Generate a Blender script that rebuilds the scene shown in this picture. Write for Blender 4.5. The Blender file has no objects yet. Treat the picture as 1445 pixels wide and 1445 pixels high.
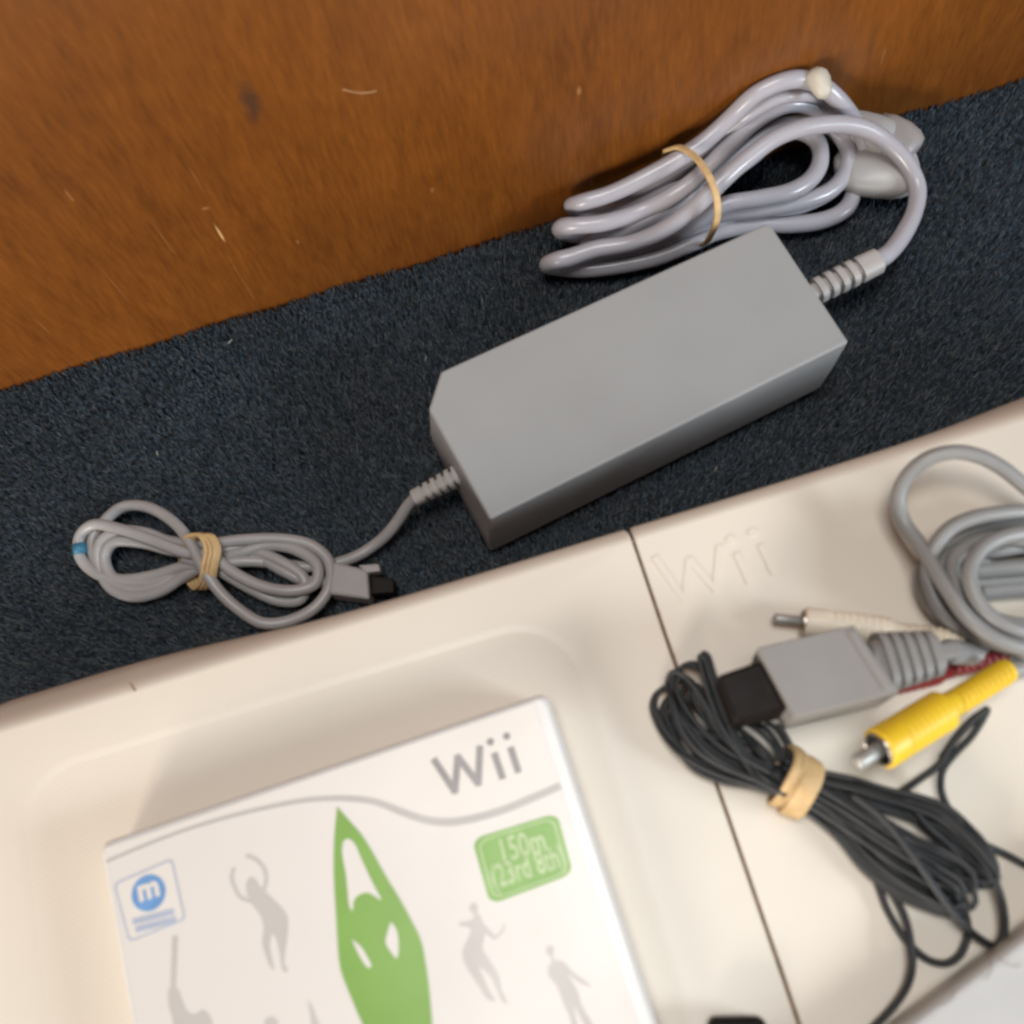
import bpy, bmesh, math, random
import numpy as np
from mathutils import Vector, Matrix
random.seed(7); RNG = np.random.default_rng(7)
SC = bpy.context.scene
COL = SC.collection
MM = 0.001

# ------------------------------------------------------------------ camera
CF, CT, CR, CH = 1578.6, 0.3552, 0.2955, 384.0          # focal (px of 1445), tilt, roll, height in mm
_F = Vector((0, math.sin(CT), -math.cos(CT)))
_U0 = Vector((0, math.cos(CT), math.sin(CT))); _R0 = Vector((1, 0, 0))
_R = _R0*math.cos(CR) - _U0*math.sin(CR)
_U = _R0*math.sin(CR) + _U0*math.cos(CR)
cam_d = bpy.data.cameras.new("camera"); cam = bpy.data.objects.new("camera", cam_d); COL.objects.link(cam)
m = Matrix((( _R.x, _U.x, -_F.x, 0), (_R.y, _U.y, -_F.y, 0), (_R.z, _U.z, -_F.z, CH*MM), (0, 0, 0, 1)))
cam.matrix_world = m
cam_d.sensor_width = 36; cam_d.lens = 36*CF/1445.0
cam_d.clip_start = 0.01; cam_d.clip_end = 20
cam_d.dof.use_dof = True; cam_d.dof.focus_distance = 0.48; cam_d.dof.aperture_fstop = 10.0
SC.camera = cam

# ------------------------------------------------------------------ world, lamps, exposure
w = bpy.data.worlds.new("World"); SC.world = w; w.use_nodes = True
bg = w.node_tree.nodes['Background']; bg.inputs[0].default_value = (0.93, 0.93, 1.0, 1); bg.inputs[1].default_value = 0.11
def lamp(name, loc, target, sx, sy, power, color):
    d = bpy.data.lights.new(name, 'AREA'); d.shape = 'RECTANGLE'; d.size = sx; d.size_y = sy
    d.energy = power; d.color = color
    o = bpy.data.objects.new(name, d); COL.objects.link(o); o.location = loc
    o.rotation_euler = (Vector(target) - Vector(loc)).to_track_quat('-Z', 'Y').to_euler()
    return o
lamp("room_lamp", (-1.30, -1.55, 0.84), (-0.05, 0.15, 0.06), 0.50, 0.50, 38, (1.0, 0.90, 0.80))
lamp("low_window_light", (-1.15, -0.85, 0.20), (-0.05, 0.25, 0.10), 0.8, 0.28, 18, (1.0, 0.93, 0.84))
lamp("window_light", (1.10, -0.62, 0.62), (0.05, 0.2, 0.05), 0.42, 0.36, 19, (0.82, 0.91, 1.0))
lamp("ceiling_light", (0.0, 0.05, 2.2), (0, 0.1, 0.05), 0.8, 0.8, 31, (0.98, 0.975, 0.96))
SC.view_settings.view_transform = 'Standard'; SC.view_settings.look = 'None'
SC.view_settings.exposure = -0.24; SC.view_settings.gamma = 1
SC.cycles.filter_width = 2.5
SC.cycles.max_bounces = 6

# ------------------------------------------------------------------ helpers
WOOD_Y = 258.0
def P(x, y, z):                      # a point of the place (mm), found where the sight line meets height z
    d = _F + _R*((x-722.5)/CF) - _U*((y-722.5)/CF)
    t = (z-CH)/d.z
    return Vector((d.x*t, d.y*t, z))
def PW(x, y, z, r):                  # same, kept in front of the wooden panel
    p = P(x, y, z)
    lim = WOOD_Y - r - 0.4
    if p.y > lim:
        d = _F + _R*((x-722.5)/CF) - _U*((y-722.5)/CF)
        t = lim/d.y
        p = Vector((d.x*t, lim, CH + d.z*t))
    return p

def make(name, verts, faces, mat, parent=None, smooth=True, origin=None, bevel=0, segs=3, props=None):
    """verts in mm, place coordinates"""
    V = [Vector(v) for v in verts]
    if parent is not None: org = Vector(parent['_o'])
    elif origin is not None: org = Vector(origin)
    else:
        n = max(1, len(V)); org = Vector((sum(v.x for v in V)/n, sum(v.y for v in V)/n, min(v.z for v in V)))
    me = bpy.data.meshes.new(name)
    me.from_pydata([tuple((v-org)*MM) for v in V], [], faces)
    bm = bmesh.new(); bm.from_mesh(me); bmesh.ops.recalc_face_normals(bm, faces=bm.faces); bm.to_mesh(me); bm.free()
    if smooth: me.polygons.foreach_set('use_smooth', [True]*len(me.polygons))
    for p_ in me.polygons:
        if len(p_.vertices) > 16: p_.use_smooth = False
    me.materials.append(mat)
    o = bpy.data.objects.new(name, me); COL.objects.link(o)
    if parent is not None: o.parent = parent; o['_o'] = tuple(org)
    else: o.location = org*MM; o['_o'] = tuple(org)
    if bevel:
        b = o.modifiers.new('bevel', 'BEVEL'); b.width = bevel*MM; b.segments = segs; b.limit_method = 'ANGLE'; b.angle_limit = math.radians(35)
        b.harden_normals = False
    if props:
        for k, v in props.items(): o[k] = v
    return o
def weighted(o):
    m_ = o.modifiers.new('normals', 'WEIGHTED_NORMAL'); m_.mode = 'FACE_AREA'; m_.weight = 90
    return o
def empty(name, loc, label, cat, group=None):
    o = bpy.data.objects.new(name, None); COL.objects.link(o); o.location = Vector(loc)*MM
    o.empty_display_size = 0.01
    o['_o'] = tuple(loc); o['label'] = label; o['category'] = cat
    if group: o['group'] = group
    return o
def tag(o, label, cat, group=None):
    o['label'] = label; o['category'] = cat
    if group: o['group'] = group
    return o

def catmull(pts, n=8):
    pts = [Vector(p) for p in pts]; out = []
    for i in range(len(pts)-1):
        p0 = pts[i-1] if i > 0 else pts[i]*2-pts[i+1]
        p1, p2 = pts[i], pts[i+1]
        p3 = pts[i+2] if i+2 < len(pts) else pts[i+1]*2-pts[i]
        # centripetal
        def tj(ti, a, b): return ti + max((a-b).length, 1e-4)**0.5
        t0 = 0; t1 = tj(t0, p0, p1); t2 = tj(t1, p1, p2); t3 = tj(t2, p2, p3)
        for k in range(n):
            t = t1 + (t2-t1)*k/n
            A1 = p0*((t1-t)/(t1-t0)) + p1*((t-t0)/(t1-t0)); A2 = p1*((t2-t)/(t2-t1)) + p2*((t-t1)/(t2-t1)); A3 = p2*((t3-t)/(t3-t2)) + p3*((t-t2)/(t3-t2))
            B1 = A1*((t2-t)/(t2-t0)) + A2*((t-t0)/(t2-t0)); B2 = A2*((t3-t)/(t3-t1)) + A3*((t-t1)/(t3-t1))
            out.append(B1*((t2-t)/(t2-t1)) + B2*((t-t1)/(t2-t1)))
    out.append(pts[-1]); return out
def tube(pts, r, sides=12, closed=False, squash=1.0, radii=None):
    """verts, faces of a tube; squash = height / width of its section"""
    n = len(pts); V = []; Fc = []
    T = []
    for i in range(n):
        a = pts[(i-1) % n] if (closed or i > 0) else pts[i]
        b = pts[(i+1) % n] if (closed or i < n-1) else pts[i]
        d = b-a; T.append(d.normalized() if d.length > 1e-6 else Vector((1, 0, 0)))
    up = Vector((0, 0, 1))
    if abs(T[0].z) > .9: up = Vector((0, 1, 0))
    N = (up - T[0]*up.dot(T[0])).normalized()
    for i in range(n):
        if squash != 1.0:
            u = Vector((0, 0, 1)); Nn = u - T[i]*u.dot(T[i])
            if Nn.length > .25: N = Nn.normalized()
            else: N = (N - T[i]*N.dot(T[i])).normalized()
        else: N = (N - T[i]*N.dot(T[i])).normalized()
        B = T[i].cross(N); rr = r if radii is None else radii[i]
        for k in range(sides):
            a = 2*math.pi*k/sides
            V.append(pts[i] + B*(rr*math.cos(a)) + N*(rr*squash*math.sin(a)))
    L = n if closed else n-1
    for i in range(L):
        j = (i+1) % n
        for k in range(sides):
            k2 = (k+1) % sides
            Fc.append((i*sides+k, i*sides+k2, j*sides+k2, j*sides+k))
    if not closed:
        Fc.append(tuple(range(sides))[::-1]); Fc.append(tuple((n-1)*sides+k for k in range(sides)))
    return V, Fc
def join(parts):
    V = []; Fc = []
    for v, f in parts:
        o = len(V); V += v; Fc += [tuple(i+o for i in q) for q in f]
    return V, Fc
def lathe(p0, p1, prof, sides=28, squash=1.0, up=(0, 0, 1), square=0.0):
    """prof: (mm along p0->p1, radius); square>0 flattens the section to a rounded square"""
    p0 = Vector(p0); p1 = Vector(p1); T = (p1-p0).normalized(); u = Vector(up); N = (u-T*u.dot(T)).normalized(); B = T.cross(N)
    V = []; Fc = []
    for s, r in prof:
        for k in range(sides):
            a = 2*math.pi*k/sides; c, d = math.cos(a), math.sin(a)
            if square:
                e = 1-square*.6
                c = math.copysign(abs(c)**e, c); d = math.copysign(abs(d)**e, d)
            V.append(p0 + T*s + B*(r*c) + N*(r*squash*d))
    n = len(prof)
    for i in range(n-1):
        for k in range(sides):
            k2 = (k+1) % sides; Fc.append((i*sides+k, i*sides+k2, (i+1)*sides+k2, (i+1)*sides+k))
    Fc.append(tuple(range(sides))[::-1]); Fc.append(tuple((n-1)*sides+k for k in range(sides)))
    return V, Fc
def loft(rings, cap0=True, cap1=True):
    n = len(rings[0]); V = []; Fc = []
    for r in rings: V += [Vector(p) for p in r]
    for i in range(len(rings)-1):
        for k in range(n):
            k2 = (k+1) % n; Fc.append((i*n+k, i*n+k2, (i+1)*n+k2, (i+1)*n+k))
    if cap0: Fc.append(tuple(range(n))[::-1])
    if cap1: Fc.append(tuple((len(rings)-1)*n+k for k in range(n)))
    return V, Fc
def ribs(l0, n, pitch, wid, rc, rr):                 # profile of a ribbed strain relief
    pr = [(l0, rc)]
    for i in range(n):
        a = l0 + i*pitch + (pitch-wid); pr += [(a, rc), (a+.15, rr), (a+wid-.15, rr), (a+wid, rc)]
    return pr

# ------------------------------------------------------------------ materials
def mat(name, color, rough=.5, noise=0.0, scale=200, bump=0.0, bscale=600, spec=.5, metallic=0, coat=0, sss=0, color2=None):
    m = bpy.data.materials.new(name); m.use_nodes = True; nt = m.node_tree; b = nt.nodes['Principled BSDF']
    b.inputs['Roughness'].default_value = rough; b.inputs['Metallic'].default_value = metallic
    b.inputs['Specular IOR Level'].default_value = spec; b.inputs['Coat Weight'].default_value = coat
    if sss:
        b.inputs['Subsurface Weight'].default_value = sss; b.inputs['Subsurface Radius'].default_value = (1, .8, .6); b.inputs['Subsurface Scale'].default_value = .0015
    tc = nt.nodes.new('ShaderNodeTexCoord')
    c1 = (*color, 1)
    c2 = (*color2, 1) if color2 else tuple(max(0, x*(1-noise)) for x in color)+(1,)
    nz = nt.nodes.new('ShaderNodeTexNoise'); nz.inputs['Scale'].default_value = scale; nz.inputs['Detail'].default_value = 4
    nt.links.new(tc.outputs['Object'], nz.inputs['Vector'])
    mx = nt.nodes.new('ShaderNodeMix'); mx.data_type = 'RGBA'; mx.inputs[6].default_value = c1; mx.inputs[7].default_value = c2
    rp = nt.nodes.new('ShaderNodeMapRange'); rp.inputs[1].default_value = .35; rp.inputs[2].default_value = .7
    nt.links.new(nz.outputs['Fac'], rp.inputs[0]); nt.links.new(rp.outputs[0], mx.inputs[0])
    nt.links.new(mx.outputs[2], b.inputs['Base Color'])
    # slight wear in the gloss
    rr = nt.nodes.new('ShaderNodeMapRange'); rr.inputs[3].default_value = max(.03, rough-.06); rr.inputs[4].default_value = min(1, rough+.08)
    nt.links.new(nz.outputs['Fac'], rr.inputs[0]); nt.links.new(rr.outputs[0], b.inputs['Roughness'])
    if bump:
        n2 = nt.nodes.new('ShaderNodeTexNoise'); n2.inputs['Scale'].default_value = bscale; n2.inputs['Detail'].default_value = 3
        nt.links.new(tc.outputs['Object'], n2.inputs['Vector'])
        bp = nt.nodes.new('ShaderNodeBump'); bp.inputs['Strength'].default_value = bump; bp.inputs['Distance'].default_value = .0003
        nt.links.new(n2.outputs['Fac'], bp.inputs['Height']); nt.links.new(bp.outputs[0], b.inputs['Normal'])
    return m
M = {}
M['board'] = mat('cream_plastic', (.735, .665, .56), .36, .05, 12, .05, 400)
M['strip'] = mat('seam_grime', (.26, .17, .11), .8, .5, 400)
M['slab'] = mat('pale_grey_plastic', (.50, .495, .48), .45, .06, 60, .05, 900)
M['adapter'] = mat('adapter_grey_plastic', (.292, .298, .297), .48, .05, 40, .12, 2500)
M['relief'] = mat('relief_grey_rubber', (.40, .38, .36), .5, .08, 200)
M['cord'] = mat('mains_cord_grey', (.375, .36, .39), .24, .08, 60, .1, 300)
M['cord2'] = mat('thin_cord_grey', (.34, .33, .325), .35, .1, 80)
M['plug'] = mat('mains_plug_grey', (.37, .36, .35), .4, .08, 100)
M['plugb'] = mat('plug_shoulder_grey', (.31, .28, .27), .4, .08, 100)
M['cordav'] = mat('signal_cord_grey', (.255, .25, .24), .42, .12, 60)
M['avhouse'] = mat('signal_plug_grey', (.245, .23, .215), .5, .06, 60, .1, 2000)
M['black'] = mat('black_plastic', (.007, .004, .003), .55, .3, 200, spec=.2)
M['wire'] = mat('black_wire', (.018, .020, .022), .5, .3, 100)
M['band'] = mat('tan_rubber', (.62, .42, .20), .6, .2, 300, .2, 800, sss=.1)
M['yellow'] = mat('yellow_rubber', (.80, .52, .02), .42, .08, 100)
M['white'] = mat('cream_rubber', (.82, .73, .58), .45, .08, 100)
M['red'] = mat('red_rubber', (.20, .015, .018), .45, .2, 100)
M['metal'] = mat('nickel_metal', (.62, .58, .54), .28, .2, 300, metallic=1)
M['pinmetal'] = mat('pale_nickel', (.42, .41, .38), .42, .2, 300, metallic=.35)
M['blue'] = mat('blue_tape', (.03, .16, .26), .5, .1, 200)
M['case'] = mat('clear_white_case', (.68, .66, .63), .25, .03, 50, sss=.2)
M['cover'] = mat('cover_print', (.70, .655, .605), .33, .04, 25)
M['header'] = mat('cover_header_print', (.72, .67, .61), .33, .04, 25)
M['green'] = mat('green_print', (.175, .35, .035), .33, .08, 60)
M['badge'] = mat('bright_green_print', (.17, .37, .03), .33, .1, 100)
M['letter'] = mat('grey_print', (.26, .235, .225), .35, .1, 100)
M['swoosh'] = mat('pale_grey_print', (.47, .44, .41), .35, .08, 40)
M['ghost'] = mat('faint_grey_print', (.515, .48, .44), .35, .08, 50)
M['halo'] = mat('fainter_grey_print', (.645, .60, .54), .33, .05, 25)
M['lightgreen'] = mat('pale_green_print', (.48, .60, .30), .35, .1, 200)
M['bluep'] = mat('blue_print', (.15, .32, .60), .35, .2, 200)
M['lightblue'] = mat('light_blue_print', (.42, .46, .56), .35, .1, 200)
M['lint'] = mat('lint', (.42, .40, .34), .8, .2, 500)

# dotted grip texture on the board pad: colour untouched, fine relief only
def pad_material():
    m = mat('cream_grip_plastic', (.735, .665, .56), .42, .05, 12)
    nt = m.node_tree; b = nt.nodes['Principled BSDF']; tc = nt.nodes.new('ShaderNodeTexCoord')
    sp = nt.nodes.new('ShaderNodeSeparateXYZ'); nt.links.new(tc.outputs['Object'], sp.inputs[0])
    outs = []
    for ax in (0, 1):
        a = nt.nodes.new('ShaderNodeMath'); a.operation = 'MULTIPLY'; a.inputs[1].default_value = 2*math.pi/0.0019
        nt.links.new(sp.outputs[ax], a.inputs[0]); s = nt.nodes.new('ShaderNodeMath'); s.operation = 'SINE'; nt.links.new(a.outputs[0], s.inputs[0]); outs.append(s)
    mu = nt.nodes.new('ShaderNodeMath'); mu.operation = 'MULTIPLY'; nt.links.new(outs[0].outputs[0], mu.inputs[0]); nt.links.new(outs[1].outputs[0], mu.inputs[1])
    bp = nt.nodes.new('ShaderNodeBump'); bp.inputs['Strength'].default_value = .16; bp.inputs['Distance'].default_value = .00012
    nt.links.new(mu.outputs[0], bp.inputs['Height']); nt.links.new(bp.outputs[0], b.inputs['Normal'])
    return m
M['pad'] = pad_material()

def wood_material(org):
    m = bpy.data.materials.new('varnished_wood'); m.use_nodes = True; nt = m.node_tree; b = nt.nodes['Principled BSDF']
    N = nt.nodes.new; L = nt.links.new
    tc = N('ShaderNodeTexCoord')
    def noise(sx, sz, det=4, rough=.55, dist=0):
        mp = N('ShaderNodeMapping'); mp.inputs['Scale'].default_value = (sx, 1, sz); L(tc.outputs['Object'], mp.inputs[0])
        n = N('ShaderNodeTexNoise'); n.inputs['Scale'].default_value = 1; n.inputs['Detail'].default_value = det; n.inputs['Roughness'].default_value = rough
        n.inputs['Distortion'].default_value = dist
        L(mp.outputs[0], n.inputs['Vector']); return n
    big = noise(9, 4, 3); mid = noise(110, 22, 5, .65, .5); fine = noise(700, 90, 4, .6); pore = noise(1000, 110, 3, .7)
    cr = N('ShaderNodeValToRGB'); e = cr.color_ramp.elements
    e[0].position = .28; e[0].color = (.066, .018, .002, 1); e[1].position = .75; e[1].color = (.262, .085, .012, 1)
    el = cr.color_ramp.elements.new(.5); el.color = (.155, .048, .006, 1)
    a1 = N('ShaderNodeMath'); a1.operation = 'MULTIPLY'; a1.inputs[1].default_value = .34; L(mid.outputs['Fac'], a1.inputs[0])
    a2 = N('ShaderNodeMath'); a2.operation = 'MULTIPLY_ADD'; a2.inputs[1].default_value = .30; L(big.outputs['Fac'], a2.inputs[0]); L(a1.outputs[0], a2.inputs[2])
    a3 = N('ShaderNodeMath'); a3.operation = 'MULTIPLY_ADD'; a3.inputs[1].default_value = .34; L(fine.outputs['Fac'], a3.inputs[0]); L(a2.outputs[0], a3.inputs[2])
    L(a3.outputs[0], cr.inputs[0])
    pr = N('ShaderNodeMapRange'); pr.inputs[1].default_value = .60; pr.inputs[2].default_value = .74; L(pore.outputs['Fac'], pr.inputs[0])
    mx = N('ShaderNodeMix'); mx.data_type = 'RGBA'; mx.inputs[7].default_value = (.075, .022, .006, 1); L(cr.outputs[0], mx.inputs[6])
    ps = N('ShaderNodeMath'); ps.operation = 'MULTIPLY'; ps.inputs[1].default_value = .5; L(pr.outputs[0], ps.inputs[0]); L(ps.outputs[0], mx.inputs[0])
    last = mx.outputs[2]
    warp = noise(260, 260, 2)
    def mark(px, py, rx, rz, ang, color, amt, soft=.5):
        nonlocal last
        p = onwood(px, py) - org
        mp = N('ShaderNodeMapping'); mp.vector_type = 'TEXTURE'
        mp.inputs['Location'].default_value = (p.x*MM, 0, p.z*MM); mp.inputs['Rotation'].default_value = (0, ang, 0); mp.inputs['Scale'].default_value = (rx*MM, 1000, rz*MM)
        L(tc.outputs['Object'], mp.inputs[0])
        ln = N('ShaderNodeVectorMath'); ln.operation = 'LENGTH'; L(mp.outputs[0], ln.inputs[0])
        ad = N('ShaderNodeMath'); ad.operation = 'ADD'; L(ln.outputs['Value'], ad.inputs[0]); L(warp.outputs['Fac'], ad.inputs[1])
        mr = N('ShaderNodeMapRange'); mr.inputs[1].default_value = 1.5; mr.inputs[2].default_value = 1.5-soft; mr.inputs[3].default_value = 0; mr.inputs[4].default_value = amt if amt > .7 else amt*.65
        L(ad.outputs[0], mr.inputs[0])
        x = N('ShaderNodeMix'); x.data_type = 'RGBA'; L(last, x.inputs[6]); x.inputs[7].default_value = (*color, 1); L(mr.outputs[0], x.inputs[0]); last = x.outputs[2]
    mark(353, 142, 4.0, 9.5, 0, (.050, .024, .014), .8, .8)
    mark(357, 165, 2.2, 5.0, 0, (.045, .02, .013), .7, .8)
    sc = (.48, .26, .10)
    mark(310, 329, .45, 6.5, 0, (.6, .38, .16), .9); mark(290, 294, 1.6, .9, .3, sc, .5); mark(98, 277, .4, 4, 0, sc, .5)
    mark(420, 341, .7, 1.6, 0, sc, .35); mark(817, 128, 1.0, 2.6, 0, sc, .55); mark(1246, 80, .6, 6, 0, sc, .30)
    mark(835, 255, .5, 5, 0, sc, .25); mark(232, 338, .3, 14, 0, sc, .25); mark(345, 400, .3, 22, 0, sc, .3); mark(160, 400, .3, 16, 0, sc, .22)
    mark(60, 460, .3, 12, 0, sc, .22); mark(610, 268, 1.1, 2.0, 0, sc, .3); mark(275, 250, .25, 12, 0, sc, .3)
    L(last, b.inputs['Base Color'])
    b.inputs['Roughness'].default_value = .38; b.inputs['Specular IOR Level'].default_value = .5
    bp = N('ShaderNodeBump'); bp.inputs['Strength'].default_value = .25; bp.inputs['Distance'].default_value = .0003; L(fine.outputs['Fac'], bp.inputs['Height']); L(bp.outputs[0], b.inputs['Normal'])
    return m
def onwood(x, y, Y=WOOD_Y):
    d = _F + _R*((x-722.5)/CF) - _U*((y-722.5)/CF); t = Y/d.y
    return Vector((d.x*t, Y, CH + d.z*t))

# ------------------------------------------------------------------ the wooden panel and the carpet
worg = Vector((0, WOOD_Y+9, -4))
def box(x0, x1, y0, y1, z0, z1):
    V = [(x0, y0, z0), (x1, y0, z0), (x1, y1, z0), (x0, y1, z0), (x0, y0, z1), (x1, y0, z1), (x1, y1, z1), (x0, y1, z1)]
    return V, [(0, 3, 2, 1), (4, 5, 6, 7), (0, 1, 5, 4), (1, 2, 6, 5), (2, 3, 7, 6), (3, 0, 4, 7)]
V, Fc = box(-700, 700, WOOD_Y, WOOD_Y+18, -7.9, 520)
tag(make('wooden_panel', V, Fc, wood_material(worg), smooth=False, origin=worg, bevel=1.5),
    'varnished orange brown wooden panel standing upright behind the dark carpet', 'wood panel')
# scratches deep and pale enough to stand off the varnish
def carpet_material():
    m = bpy.data.materials.new('carpet_pile'); m.use_nodes = True; nt = m.node_tree; b = nt.nodes['Principled BSDF']; N = nt.nodes.new; L = nt.links.new
    tc = N('ShaderNodeTexCoord'); n1 = N('ShaderNodeTexNoise'); n1.inputs['Scale'].default_value = 420; n1.inputs['Detail'].default_value = 3; mp = N('ShaderNodeMapping'); mp.inputs['Scale'].default_value = (1, 1, .12); L(tc.outputs['Object'], mp.inputs[0]); L(mp.outputs[0], n1.inputs[0])
    n2 = N('ShaderNodeTexNoise'); n2.inputs['Scale'].default_value = 16; n2.inputs['Detail'].default_value = 3; L(tc.outputs['Object'], n2.inputs[0])
    cr = N('ShaderNodeValToRGB'); e = cr.color_ramp.elements
    e[0].position = .30; e[0].color = (.004, .007, .010, 1); e[1].position = .74; e[1].color = (.050, .094, .135, 1)
    el = cr.color_ramp.elements.new(.5); el.color = (.010, .022, .036, 1)
    a = N('ShaderNodeMath'); a.operation = 'MULTIPLY'; a.inputs[1].default_value = .62; L(n1.outputs['Fac'], a.inputs[0])
    c = N('ShaderNodeMath'); c.operation = 'MULTIPLY_ADD'; c.inputs[1].default_value = .38; L(n2.outputs['Fac'], c.inputs[0]); L(a.outputs[0], c.inputs[2])
    L(c.outputs[0], cr.inputs[0]); L(cr.outputs[0], b.inputs['Base Color'])
    b.inputs['Roughness'].default_value = .85; b.inputs['Specular IOR Level'].default_value = .2
    b.inputs['Sheen Weight'].default_value = .25; b.inputs['Sheen Roughness'].default_value = .5
    return m
M['carpet'] = carpet_material()
V, Fc = box(-900, 900, -500, 700, -14, -8)
o = make('carpet', V, Fc, M['carpet'], smooth=False, props={'kind': 'structure'})
def pile():
    pit = 1.15; xs = np.arange(-330, 330, pit); ys = np.arange(70, WOOD_Y-0.3, pit)
    X, Y = np.meshgrid(xs, ys); X = X.ravel(); Y = Y.ravel(); n = X.size
    X = X + RNG.normal(0, .42, n); Y = np.minimum(Y + RNG.normal(0, .42, n), WOOD_Y-.3)
    h = RNG.uniform(6.2, 8.6, n) + .6*np.sin(X*.11+Y*.07) + .4*np.sin(Y*.31-X*.05)
    hx = RNG.normal(.3, .8, n); hy = RNG.normal(-.5, .8, n); rad = RNG.uniform(.38, .62, n); ph = RNG.uniform(0, 6.28, n)
    V = np.zeros((n, 7, 3))
    for k in range(3):
        a = ph + k*2.094
        V[:, k, 0] = X + rad*np.cos(a); V[:, k, 1] = Y + rad*np.sin(a); V[:, k, 2] = -8.6
        V[:, 3+k, 0] = X + hx*.6 + rad*.8*np.cos(a+.3); V[:, 3+k, 1] = Y + hy*.6 + rad*.8*np.sin(a+.3); V[:, 3+k, 2] = -8+h*.72
    V[:, 6, 0] = X+hx; V[:, 6, 1] = Y+hy; V[:, 6, 2] = -8+h
    V[:, :, 1] = np.minimum(V[:, :, 1], WOOD_Y-.1)
    f = []
    for k in range(3):
        k2 = (k+1) % 3; f += [(k, k2, 3+k), (k2, 3+k2, 3+k), (3+k, 3+k2, 6)]
    f = np.array(f); Fa = (f[None]+7*np.arange(n)[:, None, None]).reshape(-1)
    me = bpy.data.meshes.new('carpet_pile'); me.vertices.add(n*7); me.vertices.foreach_set('co', (V*MM).astype(np.float32).ravel())
    nf = n*9; me.loops.add(nf*3); me.loops.foreach_set('vertex_index', Fa.astype(np.int32)); me.polygons.add(nf)
    me.polygons.foreach_set('loop_start', np.arange(0, nf*3, 3, dtype=np.int32)); me.update(calc_edges=True)
    me.materials.append(M['carpet']); o = bpy.data.objects.new('carpet_pile', me); COL.objects.link(o)
    o['kind'] = 'stuff'; o['label'] = 'short dark navy carpet pile between the wooden panel and the white board'; o['category'] = 'carpet'
pile()

# ------------------------------------------------------------------ balance board
XS = 33.3; YB = 109.5; RIM = 103.0; ZT = 53.0; YF = YB-316
def smooth(a, b, x):
    t = min(1, max(0, (x-a)/(b-a))); return t*t*(3-2*t)
def rrect(x0, x1, y0, y1, rad, z, nc=10, ne=14):
    """rounded rectangle, rad = (BL, BR, TR, TL)"""
    out = []
    cs = [((x0, y0), rad[0], 180), ((x1, y0), rad[1], 270), ((x1, y1), rad[2], 0), ((x0, y1), rad[3], 90)]
    for i, ((cx, cy), r, a0) in enumerate(cs):
        sx = 1 if cx == x0 else -1; sy = 1 if cy == y0 else -1
        ox, oy = cx+sx*r, cy+sy*r
        arc = [(ox+r*math.cos(math.radians(a0+90*k/nc)), oy+r*math.sin(math.radians(a0+90*k/nc))) for k in range(nc+1)]
        out += arc
        (nx, ny), nr, na = cs[(i+1) % 4]
        sx = 1 if nx == x0 else -1; sy = 1 if ny == y0 else -1
        s = (nx+sx*nr+nr*math.cos(math.radians(na)), ny+sy*nr+nr*math.sin(math.radians(na))); e = arc[-1]
        out += [(e[0]+(s[0]-e[0])*k/ne, e[1]+(s[1]-e[1])*k/ne) for k in range(1, ne)]
    return [Vector((x, y, z)) for x, y in out]
board = empty('balance_board', (XS, YB-158, 0), 'large cream white plastic balance board lying on the dark carpet in front', 'balance board')
def shell(name, x0, x1, left):
    R = 46
    def ring(ins, z, seam):
        a = x0+(ins if left else seam); b = x1-(seam if left else ins); r = max(2, R-ins); s = 1.2
        rad = (r, s, s, r) if left else (s, r, r, s)
        ring = rrect(a, b, YF+ins, YB-ins, rad, z)
        for p in ring:                        # the skirt swells outward towards the feet
            if p.y > 0 and ins < 5 and z < 51:
                k = smooth(30, 170, abs(p.x-XS)-10); p.y += 9*k*smooth(52, 30, z)
        return ring
    rings = [ring(9, 4, .9), ring(4, 4.2, .9), ring(1.2, 7, .8), ring(-.5, 20, .7), ring(0, 34, .6), ring(.3, 42, .6), ring(.9, 46, .55), ring(2.0, 49, .5), ring(3.6, 51.2, .5), ring(5.6, 52.5, .5), ring(7.6, 53.0, .9)]
    if left: px0, px1 = -169.0, 6.5
    else: px0, px1 = 92.0, 236.0
    pr = (20, 20, 20, 20)
    if not left: V, Fc = loft(rings); weighted(make(name, V, Fc, M['board'], board)); return
    rings += [rrect(px0-1.2, px1+1.2, YF+23, 88.6, (21,)*4, 53.0), rrect(px0, px1, YF+24, 87.4, pr, 52.95), rrect(px0+1.6, px1-1.6, YF+25.6, 85.8, (19,)*4, 52.82)]
    V, Fc = loft(rings, True, False)
    o = weighted(make(name, V, Fc, M['board'], board))
    pad = rrect(px0+1.6, px1-1.6, YF+25.6, 85.8, (19,)*4, 52.82); pad2 = rrect(px0+7, px1-7, YF+31, 80, (16,)*4, 52.76)
    V, Fc = loft([pad, pad2], False, True)
    weighted(make('grip_pad', V, Fc, M['pad'], o))
shell('left_half_shell'.replace('left_half_', ''), XS-255, XS, True)
shell('shell', XS, XS+255, False)
V, Fc = box(XS-.75, XS+.75, YF+8, YB-7, 20, 52.3)
make('seam_strip', V, Fc, M['strip'], board)
def stroke_poly(pts, wd):
    """flat ribbon outline from a 2D/3D polyline"""
    pts = [Vector(p) for p in pts]; L = []; R = []
    for i, p in enumerate(pts):
        a = pts[max(0, i-1)]; b = pts[min(len(pts)-1, i+1)]; t = (b-a).normalized(); n = Vector((-t.y, t.x, 0))
        w_ = wd[i] if isinstance(wd, (list, tuple)) else wd
        L.append(p+n*w_/2); R.append(p-n*w_/2)
    return L, R
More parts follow.
